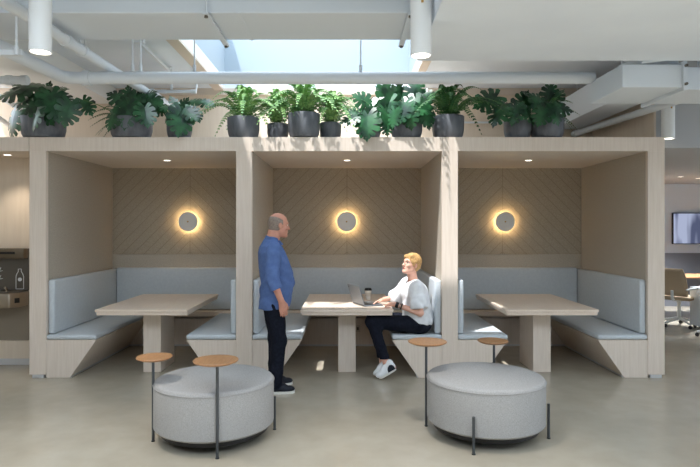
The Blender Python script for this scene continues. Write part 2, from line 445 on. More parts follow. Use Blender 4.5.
def recessed(x, y, z, label, power=6, col=(1, .93, .82), r=.05):
    o = thing('recessed_downlight', label, 'ceiling light', (x, y, z), 0, 'recessed downlights')
    MB().lathe([(r*.78, 0), (r, 0), (r, -.006), (r*.78, -.004)], n=28, cap=False).build('trim_ring', WHITE, o, True)
    MB().lathe([(0, -.002), (r*.78, -.002), (r*.78, 0), (0, 0)], n=28).build('lens', LENS, o)
    l = bpy.data.lights.new('downlight_lamp', 'SPOT'); l.energy = power; l.color = col; l.spot_size = math.radians(95); l.spot_blend = .7; l.shadow_soft_size = .04
    lo = bpy.data.objects.new('downlight_lamp', l); COL.objects.link(lo); lo.parent = o; lo.location = (0, 0, -.02)
    return o
for i, bx in enumerate(BAYS):
    recessed(bx+(.02, 0, .0)[i], 6.9, 2.42, 'small round recessed downlight in the ceiling of the ' + WHERE[i], 5)
recessed(-3.80, 6.38, 2.42, 'small round recessed downlight above the drinking fountain alcove', 12, (1, .86, .7))
recessed(5.85, 10.0, 2.5, 'small recessed downlight in the office ceiling, nearest the booth post', 230, (.94, .97, 1))
recessed(6.35, 10.3, 2.5, 'small recessed downlight in the office ceiling, in front of the screen', 230, (.94, .97, 1))

# ------------------------------------------------------------------ drinking fountain
df = thing('drinking_fountain', 'stainless steel drinking fountain with bottle filler in the alcove', 'drinking fountain', (-3.915, 6.68, 0))
MB().box((-.42, -.03, .87), (.2, 0, 1.36), .006, 1).build('back_panel', STAIND, df)
MB().box((-.42, -.13, 1.245), (.2, -.03, 1.365), .012, 2).build('hood', base_mat('bronze_hood', (104, 92, 76), .4, .5, .6)[0], df, True)
MB().box((-.12, -.134, 1.30), (.1, -.13, 1.325)).build('display', BLACK, df)
def bottle():
    m = MB()
    pts = [(-.055, .93), (.055, .93), (.055, 1.1), (.04, 1.14), (.022, 1.165), (.022, 1.2), (-.022, 1.2), (-.022, 1.165), (-.04, 1.14), (-.055, 1.1)]
    for a, b2 in zip(pts, pts[1:]+pts[:1]): m.bar((a[0]*.8+.1, -.034, a[1]*.86+.09), (b2[0]*.8+.1, -.034, b2[1]*.86+.09), .006, .006)
    return m
o = bottle().build('bottle_outline', WHITE, df)
MB().lathe([(0, -.036), (.022, -.036), (.022, -.03), (0, -.03)], (.1, 0, 1.0), 20, 'y').build('bottle_mark', WHITE, df)
MB().lathe([(0, -.06), (.014, -.06), (.014, -.03), (0, -.03)], (.08, 0, 1.235), 16, 'z').build('nozzle', base_mat('blue_nozzle', (50, 80, 150), .4)[0], df)
for z in (1.0, 1.09):
    m = MB()
    m.bar((-.17, -.034, z), (-.1, -.034, z+.012), .01, .006); m.bar((-.14, -.034, z+.01), (-.12, -.034, z+.05), .03, .006)
    m.build('instruction_mark', WHITE, df)
# basin: tapered tray with rounded rim
m = MB().prism([(-.42, -.30), (.13, -.30), (.2, -.2), (.2, 0), (-.42, 0)], 'z', .70, .865, .012, 2)
bs = m.build('basin', STAIN, df, True)
MB().prism([(-.32, -.27), (.11, -.27), (.17, -.19), (.17, -.04), (-.32, -.04)], 'z', .865, .87).build('basin_rim', STAIND, df)
MB().box((-.30, -.305, .75), (-.08, -.3, .81)).build('push_bar', BLACK, df)
MB().bar((.165, -.252, .78), (.195, -.209, .78), .012, .055).build('push_bar', BLACK, df)
MB().tube([(.02, -.16, .865), (.02, -.16, .905), (.02, -.19, .92)], .014, 10).build('spout', STAIN, df, True)
MB().box((-.42, -.02, .29), (.2, 0, .70)).build('lower_panel', base_mat('lower_steel', (140, 130, 116), .5, .4, .2)[0], df)

# ------------------------------------------------------------------ ottomans with satellite tables
def ottoman(label, C, rods):
    o = thing('round_ottoman', label, 'ottoman', (C[0], C[1], 0), 0, 'round ottomans')
    R = .452; prof = [(0, .1), (R-.015, .1)]
    for k in range(7):
        a = k/6*PI/2; prof.append((R-.03+.03*math.cos(a), .42+.03*math.sin(a)))
    prof += [(R*.6, .453), (0, .455)]
    prof.insert(2, (R, .115))
    cu = MB().lathe(prof, n=72).build('cushion', OTT, o, True)
    MB().tube([(R*math.cos(a)+.0015*math.cos(a), R*math.sin(a)+.0015*math.sin(a), .424) for a in [2*PI*k/72 for k in range(73)]], .0035, 6, False).build('piping', OTT, cu, True)
    MB().lathe([(0, .06), (R*.9, .06), (R*.9, .1), (0, .1)], n=48).build('underframe', BLACK, o, True)
    for (dx, dy, h, d) in rods:
        q = thing  # keep namespace tidy
        leg = MB().lathe([(0, .006), (.0105, .006), (.0105, h), (0, h)], (dx, dy, 0), 14).build('leg' if not d else 'table_stem', STEEL, o, True)
        MB().lathe([(0, 0), (.014, 0), (.014, .006), (0, .006)], (dx, dy, 0), 14).build('leg_glide', BLACK, leg, True)
        if d:
            r = d/2
            MB().lathe([(0, h), (r-.03, h), (r-.003, h+.012), (r, h+.018), (r-.003, h+.023), (0, h+.023)], (dx+.01*(1 if dx < 0 else -1), dy, 0), 48).build('side_table_top', OAK, o, True)
    return o
def rods(C, *P): return [(p[0]-C[0], p[1]-C[1], p[2], p[3]) for p in P]
C1 = (-1.02, 4.40)
ottoman('round grey ottoman with satellite table discs, in front of the fountain-end booth', C1,
        rods(C1, (-1.454, 4.275, .615, .265), (-.90, 3.955, .665, .312), (-.575, 4.526, .265, 0), (-1.14, 4.85, .265, 0)))
C2 = (1.083, 4.469)
ottoman('round grey ottoman with satellite table discs, in front of the seated woman', C2,
        rods(C2, (.640, 4.606, .665, .312), (1.265, 4.905, .612, .262), (.894, 4.025, .265, 0), (1.532, 4.332, .265, 0)))

# ------------------------------------------------------------------ laptop, cup
lp = thing('laptop', 'open grey laptop in front of the seated woman on the middle table', 'laptop', (.193, 6.2, .74))
ux = Vector((-.128, .30, 0)).normalized(); ub = Vector((.30, .128, 0)).normalized()
lp.rotation_euler = (0, 0, math.atan2(ub.y, ub.x))        # local x towards the user, local y along the hinge
MB().box((0, 0, .003), (.225, .326, .017), .004, 2).build('base', LAPG, lp, True)
MB().box((.02, .02, .0172), (.125, .306, .0182)).build('keyboard', BLACK, lp)
MB().box((.14, .11, .0172), (.21, .215, .0178)).build('touchpad', STAIND, lp)
ldm = MB().box((-.004, .0, .0), (.004, .326, .222), .003, 1).build('lid', LAPG, lp, True)
ldm.location = (0, 0, .017); ldm.rotation_euler = (0, math.radians(-17), 0)
MB().box((.004, .012, .012), (.0055, .314, .212)).build('screen', SCREEN, ldm)
MB().box((-.0055, .285, .19), (-.004, .31, .2)).build('lid_badge', BLACK, ldm)
MB().tube([(0, .03, .015), (0, .296, .015)], .006, 8).build('hinge', BLACK, lp, True)
cp = thing('paper_cup', 'white paper coffee cup with a black lid beside the laptop', 'cup', (.255, 6.86, .74))
MB().lathe([(0, 0), (.029, 0), (.030, .004), (.042, .108), (.044, .112), (0, .112)], n=32).build('cup_body', PAPER, cp, True)
MB().lathe([(.0345, .04), (.0365, .04), (.0405, .082), (.0385, .082)], n=32, cap=False).build('sleeve', base_mat('sleeve', (214, 206, 194), .8)[0], cp, True)
MB().lathe([(0, .11), (.046, .11), (.046, .117), (.041, .121), (.038, .136), (.033, .137), (.032, .132), (0, .132)], n=32).build('lid', BLACK, cp, True)

# ------------------------------------------------------------------ office beyond the booths
tv = thing('wall_screen', 'wide flat wall screen in the office beyond the booths', 'screen', (7.35, 11.7, 1.27))
MB().box((-.7, -.07, 0), (.7, -.02, .64), .006, 1).build('bezel', BLACK, tv)
MB().box((-.3, -.02, .2), (.3, 0, .5)).build('mount', BLACK, tv)
TVM = bpy.data.materials.new('screen_picture'); TVM.use_nodes = True
nt = TVM.node_tree; nt.nodes.clear()
tc = nt.nodes.new('ShaderNodeTexCoord'); ns = nt.nodes.new('ShaderNodeTexNoise'); ns.inputs['Scale'].default_value = 2.4; ns.inputs['Detail'].default_value = 1
mp = nt.nodes.new('ShaderNodeMapping'); mp.inputs['Scale'].default_value = (2.2, 1, .5)
rp = nt.nodes.new('ShaderNodeValToRGB'); rp.color_ramp.elements[0].position = .4; rp.color_ramp.elements[0].color = lin((74, 80, 104)); rp.color_ramp.elements[1].position = .55; rp.color_ramp.elements[1].color = lin((150, 158, 182))
em = nt.nodes.new('ShaderNodeEmission'); em.inputs['Strength'].default_value = .7; ou = nt.nodes.new('ShaderNodeOutputMaterial')
nt.links.new(tc.outputs['Object'], mp.inputs['Vector']); nt.links.new(mp.outputs['Vector'], ns.inputs['Vector']); nt.links.new(ns.outputs['Fac'], rp.inputs['Fac'])
nt.links.new(rp.outputs['Color'], em.inputs['Color']); nt.links.new(em.outputs[0], ou.inputs[0])
MB().box((-.685, -.073, .015), (.685, -.07, .625)).build('display', TVM, tv)
dk = thing('office_desk', 'oak-topped office desk beyond the right-hand booth post', 'desk', (6.2, 9.95, 0))
MB().box((-1.15, 0, .715), (1.5, .8, .74), .003, 1).build('desktop', OAK, dk)
for x in (-1.1, 1.4):
    for y in (.06, .72): MB().box((x-.025, y-.025, 0), (x+.025, y+.025, .715)).build('leg', WHITE, dk)
MB().box((-1.1, .74, .25), (1.4, .76, .715)).build('modesty_panel', DGREY, dk)
pc = thing('pedestal_cabinet', 'light grey drawer pedestal on the office floor by the chairs', 'cabinet', (5.83, 8.7, 0))
MB().box((-.3, 0, .05), (.3, .5, .655), .006, 1).build('carcass', DUCT, pc)
for k, (a, b2) in enumerate(((.06, .30), (.305, .47), (.475, .64))):
    d = MB().box((-.29, -.018, a), (.29, 0, b2), .003, 1).build('drawer', DUCT, pc)
    MB().box((-.08, -.026, b2-.03), (.08, -.018, b2-.018)).build('handle', STAIND, d)
for x in (-.25, .25):
    for y in (.06, .44): MB().lathe([(0, -.012), (.025, -.012), (.025, .012), (0, .012)], (x, y, .025), 16, 'x').build('caster', BLACK, pc)

def office_chair(label, loc, rz):
    o = thing('office_chair', label, 'chair', loc, rz, 'office task chairs')     # faces local +x
    WH = WHITE
    MB().box((-.22, -.24, .44), (.25, .24, .50), .03, 3).build('seat', MESHT, o, True)
    m = MB(); prof = []
    for k in range(9):
        t = k/8; prof.append((-.2-.1*t+.05*math.sin(PI*t), .52+.42*t, .2-.03*t))
    vs = []
    for (x, z, hw) in prof:
        for j in range(7): 
            u = -1+j/3; vs.append((x-.03*(1-u*u), u*hw, z))
    fs = [(a*7+j, a*7+j+1, (a+1)*7+j+1, (a+1)*7+j) for a in range(8) for j in range(6)]
    bk = m.poly(vs, fs).build('backrest_mesh', MESHT, o, True)
    sm = bk.modifiers.new('thick', 'SOLIDIFY'); sm.thickness = .008
    lp = [Vector((p[0], -p[2], p[1])) for p in prof]+[Vector((p[0], p[2], p[1])) for p in prof[::-1]]
    MB().tube(lp+[lp[0]], .014, 8, False).build('backrest_frame', MESHT, o, True)
    MB().tube([(-.27, 0, .6), (-.26, 0, .46), (-.05, 0, .42)], .022, 8).build('back_spine', WH, o, True)
    for sg in (-1, 1):
        MB().tube([(-.23, sg*.2, .62), (-.1, sg*.29, .64), (.12, sg*.29, .66), (.1, sg*.28, .56), (-.02, sg*.22, .44)], .016, 8).build('armrest', WH, o, True)
    MB().lathe([(0, .12), (.03, .12), (.025, .42), (0, .42)], n=16).build('column', WH, o, True)
    for k in range(5):
        a = 2*PI*k/5+.3
        lg = MB().tube([(.02*math.cos(a), .02*math.sin(a), .13), (.3*math.cos(a), .3*math.sin(a), .07)], [.025, .016], 8).build('leg', WH, o, True)
        MB().lathe([(0, -.02), (.028, -.02), (.028, .02), (0, .02)], (.3*math.cos(a), .3*math.sin(a), .028), 16, 'x').build('caster', BLACK, lg)
    return o
office_chair('tan mesh office chair at the desk, beside the right-hand booth post', (5.42, 9.3, 0), math.radians(38))
office_chair('tan mesh office chair nearest the camera, past the drawer pedestal', (5.42, 8.25, 0), math.radians(55))
# ------------------------------------------------------------------ ducts, pipes, hangers
def duct(name, label, loc): return thing(name, label, 'duct', loc)
d1 = duct('air_duct', 'wide white rectangular air duct crossing above the skylight opening', (-2, 4.545, 3.2))
MB().box((-4.6, -.305, 0), (2.56, .305, .34), .006, 1).build('duct_body', DUCT, d1)
for x in (-.31, 1.19): MB().box((x-.012, -.309, -.004), (x+.012, .309, .345)).build('seam_band', DUCT, d1)
for px0, lab in ((207, 'white channel hanger under the wide duct, above the ferns'), (410, 'white channel hanger under the wide duct, beside the middle pendant')):
    x = (px0-347)*1.6/215
    h = thing('duct_hanger', lab, 'hanger', (x, 4.545, 3.2), 0, 'duct channel hangers')
    MB().box((-.022, -.36, -.03), (.022, .40, -.006), .002, 1).build('channel', DUCT, h)
    for y in (-.33, .37): 
        MB().tube([(0, y, -.045), (0, y, .35)], .006, 8).build('rod', PIPE, h, True)
        MB().lathe([(0, -.045), (.014, -.045), (.014, -.03), (0, -.03)], (0, y, 0), 6).build('nut', STAIND, h)
d2 = duct('air_duct', 'white duct box that the long pipe runs into, near the office pendant', (2.27, 4.7, 2.76))
MB().box((0, 0, 0), (.5, .62, .19), .004, 1).build('duct_body', DUCT, d2)
MB().box((.49, -.03, -.03), (.52, .66, .21), .003, 1).build('flange', DUCT, d2)
for z in (.02, .17): MB().lathe([(0, -.05), (.012, -.05), (.012, -.03), (0, -.03)], (.505, 0, z), 6, 'y').build('bolt', STAIND, d2)
MB().bar((.15, -.02, .20), (.38, -.09, .215), .05, .012).build('strap', DUCT, d2)
for y in (.1, .52): MB().tube([(.25, y, .19), (.25, y, CZ-2.76)], .006, 8).build('hanging_rod', PIPE, d2, True)
d3 = duct('air_duct', 'white duct run continuing over the office entrance', (2.79, 4.78, 2.76))
MB().box((0, 0, 0), (3.5, .55, .19), .004, 1).build('duct_body', DUCT, d3)
MB().box((.0, -.03, -.02), (.03, .58, .205), .003, 1).build('flange', DUCT, d3)
MB().bar((.35, -.01, .195), (.75, -.05, .21), .05, .012).build('strap', DUCT, d3)
for x in (.4, 1.6): MB().tube([(x, .4, .19), (x, .4, CZ-2.76)], .006, 8).build('hanging_rod', PIPE, d3, True)
# duct running in depth at the far left, and the one over the booths on the right
d4 = duct('air_duct', 'white rectangular duct running towards the rear wall above the fountain alcove', (-3.22, 5.0, 3.33))
MB().box((-.95, 0, 0), (0, 2.94, .219), .004, 1).build('duct_body', WHITE, d4)
d5 = duct('air_duct', 'grey-white duct running towards the rear wall behind the last plant pot', (3.0, 5.6, 2.98))
MB().box((-.12, 0, 0), (.26, 2.38, .34), .004, 1).build('duct_body', DUCT, d5)

for y in (.4, 2.0): MB().tube([(.07, y, .33), (.07, y, CZ-2.98)], .006, 8).build('hanging_rod', PIPE, d5, True)
def pipe(label, pts, r, name='ceiling_pipe', mat=PIPE, couplings=()):
    o = thing(name, label, 'pipe', pts[0])
    P = [Vector(p)-Vector(pts[0]) for p in pts]
    MB().tube(P, r, 18).build('pipe_run', mat, o, True, )
    for a, t in couplings:
        p = P[a].lerp(P[a+1], t); d = (P[a+1]-P[a]).normalized()
        MB().tube([p-d*.03, p+d*.03], r*1.22, 18).build('coupling', mat, o, True, )
    return o
def bend(a, b, c, r=.12, n=5):
    a, b, c = Vector(a), Vector(b), Vector(c)
    p, q = b+(a-b).normalized()*r, b+(c-b).normalized()*r
    return [tuple((1-t)**2*p+2*t*(1-t)*b+t*t*q) for t in [k/n for k in range(n+1)]]
E0, E1, E2 = (-2.76, 2.9, 3.0), (-2.64, 5.32, 3.0), (2.30, 5.32, 3.0)
pipe('long thick white pipe crossing above the plants and bending at the alcove end', [E0]+bend(E0, E1, E2)+[E2], .057, couplings=((6, .02),))
pipe('white pipe running towards the rear wall, crossing over the long pipe', [(-2.30, 3.2, 3.115), (-2.2, 7.9, 3.115)], .045, couplings=((0, .30), (0, .72)))
sp = W(150, 91.5, 6.9); sq = W(196, 91.5, 6.9)
pipe('thin white sprinkler pipe with a drop end behind the second plant', [tuple(sp), tuple(sq)]+[tuple(W(196.5, 83, 6.9))], .020, couplings=((0, .3), (0, .95)))
pipe('thin white branch pipe slanting down behind the second plant', [tuple(W(152, 90, 6.9)), tuple(W(172, 107, 7.9))], .026)
pipe('short white capped pipe at the alcove end beneath the big duct', [(-4.6, 5.9, 3.13), (-3.3, 5.9, 3.13)], .042, couplings=((0, .97), (0, .85)))
pipe('upper grey pipe on the rear wall above the first monstera', [tuple(W(-6, 93, 7.2)), tuple(W(20, 109, 7.93))], .035)
pipe('lower grey pipe on the rear wall beside the first monstera', [tuple(W(-6, 115, 7.2)), tuple(W(9, 125, 7.93))], .035)
pipe('white conduit pipe slanting down to the rear wall past the last plant', [(3.42, 5.4, 2.90), (3.17, 7.98, 2.915)], .04, couplings=((0, .97),))
pipe('slim horizontal conduit low on the rear wall between two plants', [tuple(W(462, 122.5, 7.97)), tuple(W(504, 122.5, 7.97))], .014)

def rod(label, x, y, z0, z1, foot=True):
    o = thing('hanger_rod', label, 'rod', (x, y, z0), 0, 'pipe hanger rods')
    MB().tube([(0, 0, .0), (0, 0, z1-z0)], .008, 8).build('rod', PIPE, o, True)
    MB().tube([(0, 0, 0), (0, 0, .06)], .016, 10).build('clevis', PIPE, o, True)
    return o
for px0, Y, z0, lab in ((132.5, 5.32, 3.06, 'thin hanger rod on the long pipe, nearest the alcove'), (140.5, 5.32, 3.06, 'hanger rod with bright clevis on the long pipe, second from the alcove'),
                    (194.5, 5.32, 3.06, 'hanger rod on the long pipe at the skylight edge'), (360.6, 5.32, 3.06, 'hanger rod on the long pipe in front of the skylight wall')):
    rod(lab, (px0-347)*Y/F, Y, z0, CZ)
rod('hanger rod over the thin sprinkler pipe behind the second plant', W(171.5, 90, 6.9).x, 6.9, sp.z+.02, CZ)
rod('hanger rod with a channel bracket at the upper corner by the first pendant', W(16.5, 55, 4.0).x, 4.0, W(16.5, 55, 4.0).z, CZ)
br = thing('hanging_bracket', 'white slotted channel bracket holding the big pipe near the first pendant', 'bracket', tuple(W(16, 53, 4.05)))
MB().box((-.28, -.02, -.02), (.05, .02, .02), .003, 1).build('channel', PIPE, br)
MB().tube([(-.24, 0, 0), (-.24, 0, CZ-br.location.z)], .007, 8).build('rod', PIPE, br, True)
bz = thing('sway_brace', 'slanted thin white sway brace under the ceiling between the hanger rods', 'brace', (W(139, 42, 5.5)))
q = W(170, 72, 7.0)-W(139, 42, 5.5)
MB().bar((0, 0, 0), q, .03, .03).build('strut', PIPE, bz)
MB().box((-.05, -.03, -.01), (.05, .03, .03)).build('ceiling_clip', PIPE, bz)
cl = thing('pipe_clamp', 'white pipe clamp hanging from the wide duct edge near the first pendant', 'clamp', (-2.265, 4.88, 3.115))
MB().lathe([(.045, -.02), (.055, -.02), (.055, .02), (.045, .02)], n=24, axis='y', cap=False).build('ring', PIPE, cl, True)
for x in (-.02, .02): MB().tube([(x, 0, .05), (x, 0, CZ-3.115)], .006, 8).build('rod', PIPE, cl, True)

def pendant(label, x, y, z, power):
    o = thing('pendant_downlight', label, 'ceiling light', (x, y, z), 0, 'cylinder downlights')
    r = .0675
    top = CZ-z if y < 6.0 else 2.95-z
    if x > .4 and y < 4.6: top = CZ-z
    h = min(top, .62)
    MB().lathe([(r-.006, .012), (r-.006, 0), (r, 0), (r, h-.01), (r-.01, h), (0, h)], n=40).build('cylinder_housing', WHITE, o, True)
    MB().lathe([(0, .010), (r-.006, .010), (r-.006, .014), (0, .014)], n=32).build('lens', LENS, o)
    MB().box((-.008, -r-.006, .32), (.008, -r+.004, .38), .002, 1).build('adjuster', BRASS, o)
    if top > h: MB().tube([(0, 0, h-.01), (0, 0, top)], .008, 8).build('hanging_stem', WHITE, o, True)
    l = bpy.data.lights.new('pendant_lamp', 'SPOT'); l.energy = power; l.color = (1, .95, .88); l.spot_size = math.radians(70); l.spot_blend = .8; l.shadow_soft_size = .05
    lo = bpy.data.objects.new('pendant_lamp', l); COL.objects.link(lo); lo.parent = o; lo.location = (0, 0, -.01)
pendant('white cylinder pendant downlight over the alcove end of the floor', -1.99, 3.7, 2.74, 70)
pendant('white cylinder pendant downlight hanging above the woman', .48, 3.7, 2.717, 70)
pendant('white cylinder pendant downlight beside the end booth post and office', 3.52, 6.25, 2.577, 10)

# ------------------------------------------------------------------ plants on the booth roof
PY = 6.26; TOPZ = 2.57
rnd = random.Random(11)
def pot_of(o, r, h):
    prof = [(0, 0), (r*.62, 0), (r*.84, .012), (r*.93, .05), (r*.985, h*.45), (r, h-.006), (r-.004, h), (r-.016, h), (r-.02, h-.05), (0, h-.05)]
    MB().lathe(prof, n=44).build('pot', POT, o, True)
    MB().lathe([(0, h-.035), (r*.5, h-.028), (r-.018, h-.04), (r-.018, h-.06), (0, h-.06)], n=30).build('soil', SOIL, o, True)

def leaf_into(m, B, D, N, L, wide=.5, droop=.25, nl=6):
    """a split heart-shaped leaf from base B along D, upper face N"""
    D = D.normalized(); N = (N-D*N.dot(D)).normalized(); Sd = N.cross(D)
    def P(x, y):
        z = -droop*(x/L)**2*L*.8 - .35*abs(y)**2/L + .05*L*math.sin(abs(y)/L*14)*.15
        return B+D*x+Sd*y+N*z
    def ray(k):
        t = k/nl; ph = math.radians(150-134*t); mx = L*(.0+.84*t)
        R = L*wide*(.60+.62*math.sin(PI*min(1, t*.9+.12)))*(1-.42*t**3)
        return mx, ph, R
    bm = m.bm
    for sg in (-1, 1):
        inn, mid = [], []
        for k in range(nl+1):
            mx, ph, R = ray(k); g = .34+.10*((k*7) % 3)/2
            mid.append(bm.verts.new(P(mx, 0)))
            inn.append(bm.verts.new(P(mx+g*R*math.cos(ph), sg*g*R*math.sin(ph))))
        for k in range(nl):
            bm.faces.new((mid[k], mid[k+1], inn[k+1], inn[k]))
            m0, p0, R0 = ray(k); m1, p1, R1 = ray(k+1)
            def B_(f, u):      # point at radial fraction f, u across the lobe (lobes sweep towards the tip)
                u += .22*(f-.5)
                mx = m0+(m1-m0)*u; ph = p0+(p1-p0)*u; R = R0+(R1-R0)*u
                return bm.verts.new(P(mx+f*R*math.cos(ph), sg*f*R*math.sin(ph)))
            a, b = B_(.66, .02), B_(.66, .78); c, d = B_(.90, .02), B_(.90, .76); e = B_(1.02, .42)
            bm.faces.new((inn[k], inn[k+1], b, a)); bm.faces.new((a, b, d, c)); bm.faces.new((c, d, e))
        tip = bm.verts.new(P(L*1.12, 0)); s1 = bm.verts.new(P(L*1.0, sg*.07*L))
        bm.faces.new((mid[nl], inn[nl], s1, tip))

def monstera(label, px, r, h, leaves, y=PY, seed=0):
    """leaves: (px, py, length m, direction deg in the picture plane, depth offset)"""
    base = Vector(((px-347)*y/F, y, TOPZ))
    o = thing('potted_monstera', label, 'potted plant', tuple(base), 0, 'plants on the booth roof')
    pot_of(o, r, h)
    rr = random.Random(seed)
    lm, st = MB(), MB()
    for (lx, ly, L, ang, dy) in leaves:
        dy = max(dy, -.26)
        if ly > 114: ly -= 3.5
        C = W(lx, ly, y+dy)-base
        a = math.radians(ang)
        D = Vector((math.cos(a), rr.uniform(-.35, -.05), math.sin(a))).normalized()
        N = Vector((rr.uniform(-.5, .5), -rr.uniform(.45, 1), rr.uniform(.3, .95)))
        Bp = C-D*L*.42
        leaf_into(lm, Bp, D, N, L*1.12, .50, rr.uniform(.1, .3))
        s0 = Vector((rr.uniform(-.3, .3)*r, rr.uniform(-.3, .3)*r, h-.04))
        md = s0.lerp(Bp, .55)+Vector((0, 0, .06))
        pts = [(1-t)**2*s0+2*t*(1-t)*md+t*t*Bp for t in [k/6 for k in range(7)]]
        st.tube(pts, [.006-.003*k/6 for k in range(7)], 6)
    lm.build('foliage', LEAFM, o, True, 180); st.build('stems', STEM, o, True)
    return o

def frond_into(m, s, B, az, H, zc, ze, pw=.05, n=20, bend=0):
    """arching frond: reach H in direction az, rising towards zc and ending at height ze"""
    d = Vector((math.cos(az), math.sin(az), 0)); Sd = Vector((-math.sin(az), math.cos(az), 0))
    c1 = d*H*.30+Vector((0, 0, zc)); c2 = d*H+Sd*bend+Vector((0, 0, ze))
    pts = [B+2*t*(1-t)*c1+t*t*c2 for t in [k/n for k in range(n+1)]]
    Lf = sum((pts[k+1]-pts[k]).length for k in range(n))
    s.tube(pts, [.0030*(1-.7*k/n) for k in range(n+1)], 4)
    for k in range(2, n+1):
        t = k/n; ax = (pts[k]-pts[k-1]).normalized()
        l = pw*(math.sin(PI*min(1, t*.80+.18))**.7)*(1.05-.3*t)
        w = Lf/n*.40
        for sg in (-1, 1):
            q = (Sd*sg*.92+ax*.38).normalized()
            p = pts[k]; e = p+q*l+Vector((0, 0, -.25*l))
            mid = p+q*l*.5+Vector((0, 0, .03*l))
            vs = [m.bm.verts.new(v) for v in (p-ax*w*.6, mid-ax*w, e, mid+ax*w*.8, p+ax*w*.6)]
            m.bm.faces.new(vs)
def fern(label, px, r, h, n=30, L=(.26, .40), y=PY, seed=1, mat=None, pw=.06, bias=(0, 0)):
    base = Vector(((px-347)*y/F, y, TOPZ))
    o = thing('potted_fern', label, 'potted plant', tuple(base), 0, 'plants on the booth roof')
    pot_of(o, r, h)
    rr = random.Random(seed); m, s = MB(), MB()
    for k in range(n):
        az = 2.399963*k+rr.uniform(-.25, .25); ring = (k+.5)/n
        H = 1.75*(L[1] if ring > .35 else L[0])*(.25+.75*ring)*rr.uniform(.8, 1.15)
        zc = rr.uniform(.40, .52)*(1.12-.35*ring); ze = (.36-.46*ring**1.2)*rr.uniform(.8, 1.1)+rr.uniform(-.04, .03)
        if ze < -.1: ze = -.1+rr.uniform(-.05, .02)
        B = Vector((math.cos(az)*r*.4*ring, math.sin(az)*r*.4*ring, h-.035))
        if bias[1] and abs(math.atan2(math.sin(az-bias[0]), math.cos(az-bias[0]))) < 1: H *= 1+bias[1]
        frond_into(m, s, B, az, H, zc, ze, pw, bend=rr.uniform(-.06, .06))
    m.build('foliage', mat or LEAFF, o); s.build('stems', STEM, o, True)
    return o
def wr(w): return w*.5*PY/F      # pot radius from its width in the photograph

monstera('dark monstera in a charcoal pot, at the alcove end of the plant row', 43.5, wr(42), .235, [
    (18, 90, .30, 195, -.05), (33, 86, .30, 165, -.1), (50, 92, .26, 20, .05), (38, 104, .25, 215, -.2), (54, 103, .27, -70, -.24), (68, 115, .22, -100, -.2),
    (27, 112, .26, 240, -.15), (45, 97, .24, 80, .1), (62, 97, .18, -20, .08), (12, 124, .26, 255, -.12), (35, 118, .22, -110, -.25), (28, 97, .24, 200, .05), (46, 112, .22, -60, -.22), (66, 107, .14, -15, -.1)], seed=3)
monstera('monstera mixed with fern fronds, second pot from the alcove end', 131.5, wr(41), .225, [
    (132, 100, .22, 100, .05), (143, 98, .22, 30, -.05), (126, 112, .24, -95, -.22), (146, 114, .20, -75, -.22), (113, 121, .20, -110, -.2), (121, 98, .22, 150, 0), (151, 101, .19, -15, -.1),
    (86, 105, .17, -55, -.05), (139, 105, .22, -40, -.1), (158, 108, .16, -30, 0), (131, 103, .22, 240, -.15), (153, 99, .16, 25, .1)], seed=5)
mf = thing('fern_cutting', 'feathery dark fern fronds leaning out of the second plant pot', 'fern', (W(124, 118, PY).x, PY-.02, TOPZ+.19))
m, s = MB(), MB()
for az, H, zc, ze in ((PI*.96, .36, .24, .10), (PI*1.05, .34, .14, -.06), (PI*1.12, .28, .08, -.16), (PI*.9, .28, .26, .16), (PI*1.02, .22, .05, -.18), (PI*1.2, .26, .10, -.17), (PI*.97, .40, .18, .03)):
    frond_into(m, s, Vector((0, 0, 0)), az, H, zc, ze, .05)
m.build('foliage', LEAFD, mf); s.build('stems', STEM, mf, True)
monstera('small monstera with one big hanging leaf, third pot from the alcove end', 179.5, wr(25), .20, [
    (181, 123, .25, -92, -.2), (190, 112, .17, -40, -.15), (172, 113, .17, -130, -.15), (182, 107, .16, 60, 0), (194, 101, .14, 10, 0), (206, 102, .14, -15, .05), (166, 107, .14, 170, -.05), (196, 114, .13, -60, -.1), (176, 103, .13, 120, 0)], seed=8)
fern('bluish arching fern in a grey pot, first fern in the row', 243.5, wr(32), .235, 38, (.22, .38), seed=21, pw=.06)
fern('light green fern in a grey pot tucked behind the pale-lit pot', 278, wr(22), .19, 30, (.20, .30), PY+.12, 22)
fern('bushy green fern in the pale sunlit pot', 304, wr(32), .27, 42, (.22, .38), PY-.05, 23)
fern('loose green fern in a grey pot just past the pale sunlit pot', 330.5, wr(22), .20, 32, (.22, .32), PY+.12, 24, bias=(0, .25))
monstera('silvery monstera nearly hiding its pot, beside the middle of the row', 369.5, wr(23), .17, [
    (367, 127, .25, -95, -.24), (350, 122, .17, 200, -.15), (387, 120, .20, -75, -.2), (365, 101, .20, 150, -.05), (376, 107, .16, 30, 0), (357, 113, .16, 160, -.1), (381, 112, .17, -20, -.1), (372, 113, .17, -100, -.15), (386, 129, .15, -80, -.2)], seed=31)
monstera('large pale-leaved monstera in the sunlit part of the row', 406.5, wr(32), .22, [
    (391, 97, .30, 110, -.1), (384, 104, .24, 200, -.12), (416, 103, .24, 20, -.15), (402, 110, .22, 250, -.22), (409, 120, .18, -90, -.26), (425, 112, .22, -60, -.2), (414, 91, .20, 60, .02), (427, 121, .18, -75, -.15),
    (400, 92, .20, 90, .05), (424, 97, .18, 20, .0), (394, 120, .16, -100, -.22), (420, 108, .18, -20, -.2), (386, 94, .18, 140, 0)], seed=35)
fern('tall dark fern in a grey pot beside the large pale monstera', 448, wr(32), .25, 40, (.24, .38), seed=41, mat=LEAFD, pw=.062, bias=(0, .2))
